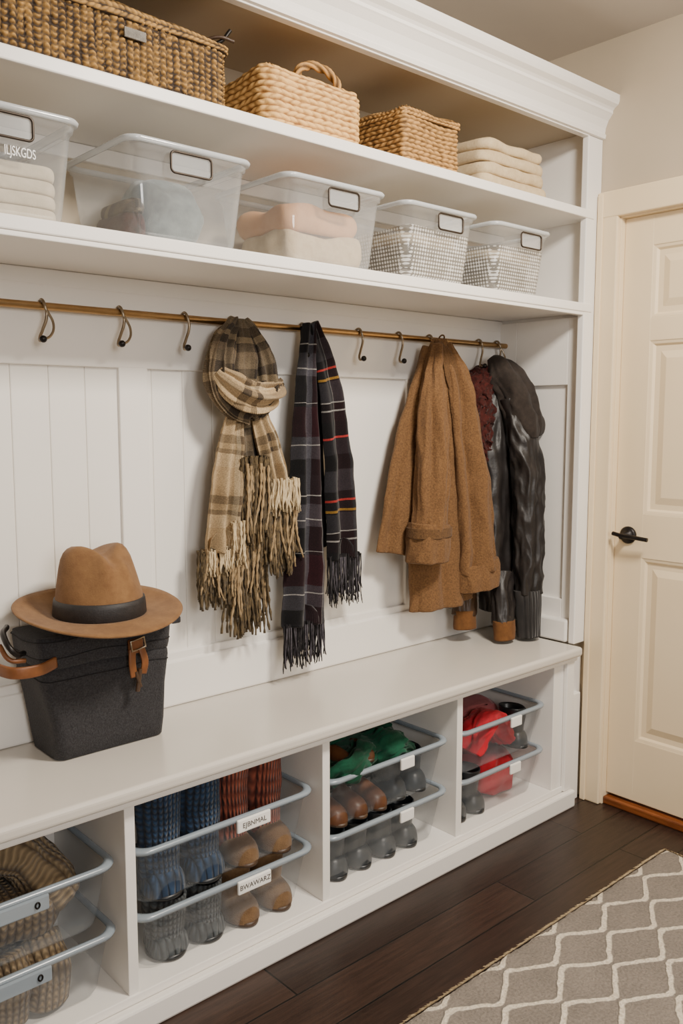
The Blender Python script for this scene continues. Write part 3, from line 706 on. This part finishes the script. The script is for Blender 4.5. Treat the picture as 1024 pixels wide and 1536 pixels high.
def woven(name,x0,x1,y0,y1,z0,z1,r,mat,style,row,col,amp,flare=0,dome=0,px=6):
    L,f=perim(x0,x1,y0,y1,r); nc=int(L/col); nc+=nc%2; col=L/nc; ns=nc*px
    rows=max(2,round((z1-z0)/row)); row=(z1-z0)/rows; nz=rows*px
    rings=[];at=[];cx,cy=(x0+x1)/2,(y0+y1)/2
    for i in range(nz+1):
        z=i*row/px; ri=min(int(z/row),rows-1); rp=abs(math.sin(math.pi*z/row))
        ring=[]; tz=i/nz
        for j in range(ns):
            s=j*L/ns; (X,Y),(nx,ny)=f(s)
            wz=z+.004*noise.noise(V((s*14,z*14,7))); ws=s+.004*noise.noise(V((s*16,z*16,2)))
            if style=='cord':
                cp=abs(math.sin(math.pi*ws/col)); st=.5+.5*math.sin(TAU*(wz/row+.35*math.sin(math.pi*ws/col)+.5*(int(s/col)%2)))
                h=cp**.6*(.25+.75*st)
            elif style=='braid':
                d=1 if ri%2 else -1
                st=abs(math.sin(math.pi*(ws/col+d*.7*(z/row))))
                h=(rp**.6)*(.35+.65*st)
            else:
                st=.5+.5*math.sin(math.pi*s/col+math.pi*ri)
                h=(rp**.5)*(.3+.7*st)
            h+= .34*noise.noise(V((s*70,z*70,3.3)))
            sag=noise.noise(V((s*7,z*5,1)))*.007
            fl=1+flare*tz
            ins=0
            if dome and tz>.78: 
                u=(tz-.78)/.22; ins=dome*(1-math.sqrt(max(0,1-u*u)))
            px_=cx+(X-cx)*fl+nx*(amp*h+sag-ins); py_=cy+(Y-cy)*fl+ny*(amp*h+sag-ins)
            ring.append((px_,py_,z0+z+ (noise.noise(V((X*9,Y*9,0)))*.009*tz))); at.append(max(0,min(1,h)))
        rings.append(ring)
    last=rings[-1]
    if dome:
        for k,dz in ((.93,.006),(.8,.010),(.5,.013),(.02,.014)):
            rings.append([(cx+(p[0]-cx)*k,cy+(p[1]-cy)*k,p[2]+dz+.002*math.sin(j*1.3)) for j,p in enumerate(last)]); at+=[.5+.4*math.sin(j*1.1) for j in range(ns)]
    else:
        for k,dz in ((.985,.003),(.96,.0),(.955,-.03),(.95,-(z1-z0)*.9),(.02,-(z1-z0)*.9)):
            rings.append([(cx+(p[0]-cx)*k,cy+(p[1]-cy)*k,p[2]+dz) for p in last]); at+=[.5]*ns
    return loft(name,rings,mat,cap0=True,cap1=True,attr=at)
g=[woven('body',.34,1.068,1.545,1.82,ZS2+.004,2.0,.03,M_straw1,'cord',.0115,.0145,.008)]
g.append(woven('rim',.333,1.075,1.538,1.827,1.986,2.006,.03,M_straw1,'braid',.020,.013,.004,dome=.004))
g.append(box('tag',.83,.875,1.531,1.535,1.952,1.970,M_greyk,.001))
g.append(wire('tie',[(1.03,1.56,2.0),(1.05,1.545,2.005),(1.07,1.535,2.03)],.004,M_black))
g.append(wire('tie_end',[(1.02,1.56,2.004),(1.045,1.54,2.012),(1.075,1.53,2.008)],.0035,M_brnleath))
group('woven_seagrass_basket',g)
g=[woven('body',1.165,1.455,1.545,1.80,ZS2+.004,2.004,.04,M_straw2,'braid',.013,.026,.0055,dome=.022)]
hp=[]
for k in range(60):
    t=k/59; a=math.pi*t; 
    hp.append((1.345-.062*math.cos(a),1.585,1.995+.048*math.sin(a)**.7))
rings=[]
for k,p in enumerate(hp):
    t=k/59; a=math.pi*t
    nrm=V((-math.cos(a),0,math.sin(a)))
    ring=[]
    for j in range(16):
        b=TAU*j/16; rr=.0088*(1+.25*math.cos(3*b+k*.55)); ring.append(V(p)+nrm*rr*math.cos(b)+V((0,1,0))*rr*math.sin(b))
    rings.append(ring)
g.append(loft('handle',rings,M_straw3,cap0=True,cap1=True,attr=[.5+.5*math.cos(3*TAU*j/16+k*.55) for k in range(60) for j in range(16)]))
group('woven_lidded_basket',g)
g=[woven('body',1.585,1.79,1.545,1.80,ZS2+.004,2.0,.012,M_straw3,'braid',.0115,.022,.005)]
g.append(woven('rim',1.580,1.795,1.54,1.805,1.985,2.004,.014,M_straw3,'braid',.0095,.014,.004,dome=.004))
group('woven_box_basket',g)

# folded blankets
g=[]
z=ZS2+.0005
for i,(h,a,b) in enumerate(((.036,1.905,2.205),(.034,1.90,2.195),(.032,1.895,2.19),(.030,1.90,2.18))):
    g.append(puff('fold_%d'%(i+1),a,b,1.55,1.82,z,z+h,M_cream,r=.03,soft=.014,nz=.006,nzs=14,lev=10,seed=i))
    z+=h-.001
group('folded_blankets',g)

# ------------------------------------------------------------ shelf bins
def bin_(x0,x1,y0,y1,z0,z1,mw,mr,tap=.018,r=.03):
    P=[]
    rings=[]
    for t,ins in ((0,.012),(.03,.003),(.08,0),(.5,0),(.88,0),(.885,-.004),(1,-.004)):
        f=tap*(1-t)+ins+.008; rings.append([(a,b,z0+(z1-z0)*t) for a,b in rrect(x0+f,x1-f,y0+f,y1-f,r,8)])
    P.append(loft('shell',rings,mw,cap0=True))
    prof=[(.008,-.010),(.0,-.010),(-.002,-.004),(0,.0),(.006,.002),(.012,0),(.012,-.006)]
    P.append(loft('rim',[[(a,b,z1+dz) for a,b in rrect(x0+o,x1-o,y0+o,y1-o,r,8)] for o,dz in prof],mr,loop=True))
    return P
def frame(cx,y,z,w,h):
    pts=[(a,y,b) for a,b in rrect(cx-w/2,cx+w/2,z-h/2,z+h/2,.009,5)]
    return [wire('label_frame',pts,.0024,M_darkwire,True,False),box('label_insert',cx-w/2+.003,cx+w/2-.003,y+.002,y+.004,z-h/2+.003,z+h/2-.003,M_bin,.0008)]
H=1.783
specs=[(.42,.742,M_bin),(.832,1.125,M_bin),(1.212,1.522,M_bin),(1.585,1.868,M_bindot),(1.935,2.20,M_bindot)]
for i,(a,b,m) in enumerate(specs):
    P=bin_(a,b,1.532,1.83,ZS1+.0005,H,m,M_binrim)
    cx={0:.60,1:.968,2:1.375,3:1.745,4:2.09}[i]
    P+=frame(cx,1.528,H-.038,.094,.040)
    z=ZS1+.004
    if i==0:
        for k in range(4): P.append(puff('folded_textile_%d'%k,a+.032,b-.032,1.565,1.79,z+k*.025,z+.025+k*.025,M_cream2,soft=.006,nz=.003,seed=k))
        P.append(text('print','ILJSKGDS',.655,1.5385,1.706,.023,M_inkw,align='RIGHT',sx=.60))
    if i==1:
        P.append(puff('grey_throw',a+.09,b-.045,1.64,1.79,z,z+.15,M_bluegr,r=.05,soft=.05,nz=.025,nzs=16,seed=4,lev=14))
        P.append(puff('burgundy_scarf',a+.032,a+.085,1.60,1.76,z,z+.06,M_burg,soft=.015,nz=.006,seed=5))
        P.append(puff('striped_scarf',a+.032,a+.08,1.60,1.74,z+.058,z+.085,M_plaid1d,soft=.008,nz=.003,seed=6))
    if i==2:
        P.append(puff('throw_lower',a+.034,b-.034,1.57,1.79,z,z+.075,M_cream,soft=.02,nz=.012,nzs=18,seed=3,lev=12))
        P.append(puff('reflection_band',a+.036,b-.05,1.575,1.79,z+.072,z+.135,M_reflpeach,soft=.03,nz=.014,nzs=14,seed=6,lev=12))  # peach puff imitates a reflection band on the bin
    if i>=3:
        for k in range(4): P.append(puff('folded_cloth_%d'%k,a+.032,b-.032,1.575,1.79,z+k*.030,z+.030+k*.030,(M_greyk,M_greyk,M_greyk,M_cream2)[k],soft=.013,nz=.005,seed=k+8))
    group('plastic_storage_bin',P)

# ------------------------------------------------------------ cubby drawers
ZA=.0725
def drawers(a,b,labels,lx):
    for lvl,(z0,z1) in enumerate(((ZA,.212),(.2165,.357))):
        P=bin_(a,b,1.535,1.84,z0,z1,M_drawer,M_drawrim,tap=.022,r=.04)
        if labels:
            s=labels[lvl]
            if s=='o':
                P.append(box('label_plate',lx-.10,lx+.012,1.524,1.532,z1-.034,z1-.004,M_drawrim,.003))
                P.append(wire('latch_ring',[(lx-.012+.004*math.cos(TAU*j/12),1.5225,z1-.018+.0055*math.sin(TAU*j/12)) for j in range(12)],.0017,M_black,True))
            else:
                w=.092 if len(s)>2 else .05
                P.append(box('label_plate',lx-w/2,lx+w/2,1.524,1.532,z1-.032,z1-.001,M_label,.003))
                if s.strip(): P.append(text('label_text',s,lx,1.5235,z1-.0165,.0165,M_ink))
        group('plastic_drawer_bin',P)
drawers(.30,.772,['o','o'],.61)
drawers(.81,1.293,['BWAWARZ','EJBNMAL'],1.10)
drawers(1.33,1.785,['  ','  '],1.60)
drawers(1.822,2.243,['  ','  '],2.07)

def foot(x,y,z,L,w,h,mat,msole):
    rings=[];uvs=[];n=28
    K=22
    for i in range(K+1):
        t=i/K; yy=y+.045-t*L
        end=math.sqrt(max(0,1-max(0,(t-.70)/.30)**2)); st=math.sqrt(max(.0,1-max(0,(.12-t)/.12)**2))
        wd=w*(.86+.14*math.cos((t-.66)*4.5))*max(.05,end**.8)*max(.3,st)
        ht=h*(1-.32*min(1,max(0,(t-.25)/.5)))*max(.2,end**.8)*max(.4,st)
        r=[]
        for j in range(n):
            a=TAU*j/n; s=math.sin(a); c=math.copysign(abs(math.cos(a))**.8,math.cos(a)); r.append(V((x+wd*c,yy,z+.008+(ht*abs(s)**.85 if s>0 else s*.006)))); uvs.append((x+wd*math.cos(a),yy))
        rings.append(r)
    o=loft('foot',rings,mat,cap0=True,cap1=True,uvs=uvs)
    rings=[]
    for dz,k in ((0,.98),(.001,1.03),(.009,1.03),(.0095,.9)):
        rr=[]
        for j in range(36):
            a=TAU*j/36; c,s=math.cos(a),math.sin(a)
            rr.append((x+w*.97*k*c*(1-.10*(s>0)*s),y+.045-L/2+(L/2+.002)*k*s,z+dz))
        rings.append(rr)
    return [o,loft('sole',rings,msole,cap0=True,cap1=True)]
def boots(name,xs,y,z,h,L,w,mshaft,mfoot,msole=None,sd=.042,fh=.07):
    P=[]
    for i,x in enumerate(xs):
        P+=foot(x,y,z,L,w*.95,fh,mfoot,msole or M_slate2)
        P.append(tube('shaft',[(x,y-.002,z+.03),(x,y,z+h*.5),(x+.002,y,z+h)],[w*.82,w*.95,w],[sd*.95,sd*1.0,sd*1.1],mshaft,nring=26,nz=.004,seed=i+x*9,nseg=40,cap0=True,uw=w*1.5,hem=True))
    group(name,P)
ZL,ZU=ZA+.003,.2195
boots('knit_boots',(.905,1.008),1.615,ZU,.248,.105,.050,M_knitnavy,M_knitnavy,sd=.048,fh=.08)
boots('sheepskin_boots',(1.11,1.208),1.635,ZU,.240,.130,.042,M_knitred,M_suede,M_brnleath)
boots('knit_boots',(.915,1.012),1.615,ZL,.128,.100,.047,M_knitdark,M_knitdark,sd=.048,fh=.07)
boots('sheepskin_boots',(1.11,1.208),1.635,ZL,.125,.130,.042,M_suede,M_suede,M_brnleath)
g=[tube('roll_1',[(.40,1.60,ZU+.03),(.43,1.62,ZU+.12),(.52,1.66,ZU+.19),(.62,1.66,ZU+.16),(.69,1.64,ZU+.05)],[.045]*5,[.05]*5,M_knit,side=(0,1,0),nz=.008,seed=1,uw=.06,wr=(.006,1.2,10)),
   tube('roll_2',[(.38,1.72,ZU+.05),(.45,1.74,ZU+.17),(.56,1.76,ZU+.18),(.66,1.74,ZU+.06)],[.05]*4,[.05]*4,M_knit,side=(0,1,0),nz=.008,seed=2,uw=.06,wr=(.006,1.2,10)),
   puff('fold',.36,.70,1.60,1.80,ZU+.001,ZU+.10,M_knit,r=.05,soft=.035,nz=.012,seed=4,lev=14)]
group('knit_blanket',g)
g=[tube('drape_%d'%i,[(x,1.62+.02*(i%2),ZL+.132),(x+.006,1.60,ZL+.08),(x,1.605,ZL+.012)],[.042]*3,[.035]*3,M_knit,nz=.006,seed=i,uw=.05,nring=24) for i,x in enumerate((.40,.48,.56,.64))]
g.append(puff('fold',.36,.69,1.62,1.80,ZL+.001,ZL+.13,M_knit,r=.05,soft=.03,nz=.008,seed=7,lev=14))
group('knit_blanket',g)
# cubby 3
g=[tube('fold_1',[(1.38,1.60,ZU+.11),(1.43,1.58,ZU+.15),(1.52,1.62,ZU+.14),(1.60,1.60,ZU+.16),(1.68,1.62,ZU+.12)],[.03,.04,.045,.04,.03],[.02,.03,.03,.03,.02],M_green,side=(0,1,0),folds=(4,.15),nz=.02,nzs=16,seed=3,wr=(.012,1.4,10)),
   tube('fold_2',[(1.39,1.70,ZU+.13),(1.46,1.72,ZU+.17),(1.56,1.73,ZU+.15),(1.69,1.70,ZU+.14)],[.04,.05,.05,.04],[.025,.035,.035,.025],M_green,side=(0,1,0),folds=(4,.15),nz=.02,nzs=16,seed=5,wr=(.012,1.4,10)),
   puff('fold_3',1.37,1.72,1.70,1.81,ZU+.001,ZU+.14,M_green,r=.04,soft=.03,nz=.012,seed=2,lev=12)]
group('green_jacket',g)
boots('rubber_boots',(1.62,1.70),1.63,ZU,.11,.11,.038,M_slate,M_slate)
g=[]
for i,x in enumerate((1.395,1.465,1.535)):
    g+=foot(x,1.62,ZU+.002,.115,.032,.055,M_shoe,M_brnleath)
group('leather_shoes',g)
g=[]
for i,x in enumerate((1.43,1.50)):
    g+=foot(x,1.60,ZU+.140,.085,.026,.036,M_shoe,M_brnleath)
group('leather_shoes',g)
boots('rubber_boots',(1.40,1.485,1.575,1.66),1.62,ZL,.115,.105,.040,M_slate,M_slate)
# cubby 4
g=[tube('fold_1',[(1.93,1.60,ZU+.04),(1.98,1.60,ZU+.10),(2.05,1.62,ZU+.115),(2.12,1.61,ZU+.04)],[.04,.045,.045,.04],[.03]*4,M_redc,side=(0,1,0),folds=(3,.1),nz=.012,seed=3,wr=(.010,1.4,10)),
   puff('fold_2',1.86,2.2,1.67,1.80,ZU+.001,ZU+.12,M_pinkc,r=.04,soft=.03,nz=.012,seed=3,lev=12)]
group('red_jacket',g)
boots('rubber_boots',(2.17,),1.62,ZU,.12,.10,.036,M_slate2,M_slate2)
boots('rubber_boots',(1.875,1.96),1.63,ZL,.12,.11,.040,M_slate,M_slate2)
g=[puff('fold_1',2.03,2.20,1.60,1.78,ZL+.001,ZL+.12,M_redc,r=.04,soft=.03,nz=.014,nzs=20,seed=9,lev=14)]
group('red_hat',g)

# ------------------------------------------------------------ rug
def rug():
    x0,x1,y0,y1=-.6,2.285,-.6,1.155; nx,ny=240,150
    verts=[];faces=[]
    for j in range(ny+1):
        for i in range(nx+1):
            x=x0+(x1-x0)*i/nx; y=y0+(y1-y0)*j/ny
            e=min(i,nx-i,j,ny-j)
            z=.012+.0025*noise.noise(V((x*8,y*8,0)))+.002*noise.noise(V((x*45,y*45,2)))
            if e==0: z=.001
            if e<=1: x+=.004*noise.noise(V((x*60,y*60,5))); y+=.006*noise.noise(V((x*60,y*60,9)))
            verts.append((x,y,z))
    for j in range(ny):
        for i in range(nx):
            a=j*(nx+1)+i; faces.append((a,a+1,a+nx+2,a+nx+1))
    me=bpy.data.meshes.new('rug'); me.from_pydata(verts,[],faces); me.update()
    a=add('pile',me,M_rug)
    v=[];f=[]
    def tuft(p,d):
        b=len(v); L=random.uniform(.006,.016); s=V((-d.y,d.x,0))*random.uniform(.0015,.003); d=d+V((-d.y,d.x,0))*random.uniform(-.5,.5)
        v.extend([tuple(p-s),tuple(p+s),tuple(p+s*.3+d*L+V((0,0,-.006))),tuple(p+V((0,0,.003))),]); f.append((b,b+1,b+2)); f.append((b,b+3,b+2)); f.append((b+1,b+3,b+2))
    for k in range(1800): tuft(V((random.uniform(x0,x1),y1-.004,.009)),V((0,1,0)))
    for k in range(900): tuft(V((x1-.004,random.uniform(y0,y1),.009)),V((1,0,0)))
    me=bpy.data.meshes.new('edge'); me.from_pydata(v,[],f); me.update()
    b=add('edge_tufts',me,M_fr1c,False)
    group('area_rug',[a,b])
rug()

# ------------------------------------------------------------ lights
def area(name,loc,target,size,power,col,sy=None):
    l=bpy.data.lights.new(name,'AREA'); l.energy=power; l.color=col
    l.shape='RECTANGLE'; l.size=size; l.size_y=sy or size
    o=bpy.data.objects.new(name,l); COL.objects.link(o); o.location=loc
    d=V(target)-V(loc); o.rotation_euler=d.to_track_quat('-Z','Y').to_euler(); return o
area('ceiling_light',(1.45,.35,2.34),(1.4,1.4,0),.38,84,(1,.91,.79))
area('rear_fill',(.1,-1.9,1.7),(1.5,1.8,1.0),1.0,52,(1,.955,.91),1.1)  # added soft fill from behind the camera, no window built there
w=bpy.data.worlds.new('World'); scene.world=w; w.use_nodes=True
w.node_tree.nodes['Background'].inputs[0].default_value=(1,.95,.89,1)
w.node_tree.nodes['Background'].inputs[1].default_value=.12

# ------------------------------------------------------------ camera
cd=bpy.data.cameras.new('camera'); cam=bpy.data.objects.new('camera',cd); COL.objects.link(cam)
cd.sensor_fit='VERTICAL'; cd.sensor_height=24; cd.lens=24*1300/1536
cam.location=(0,0,1.25); cam.rotation_euler=(math.radians(90-6.28),0,math.radians(-41.8))
cd.clip_start=.01
scene.camera=cam
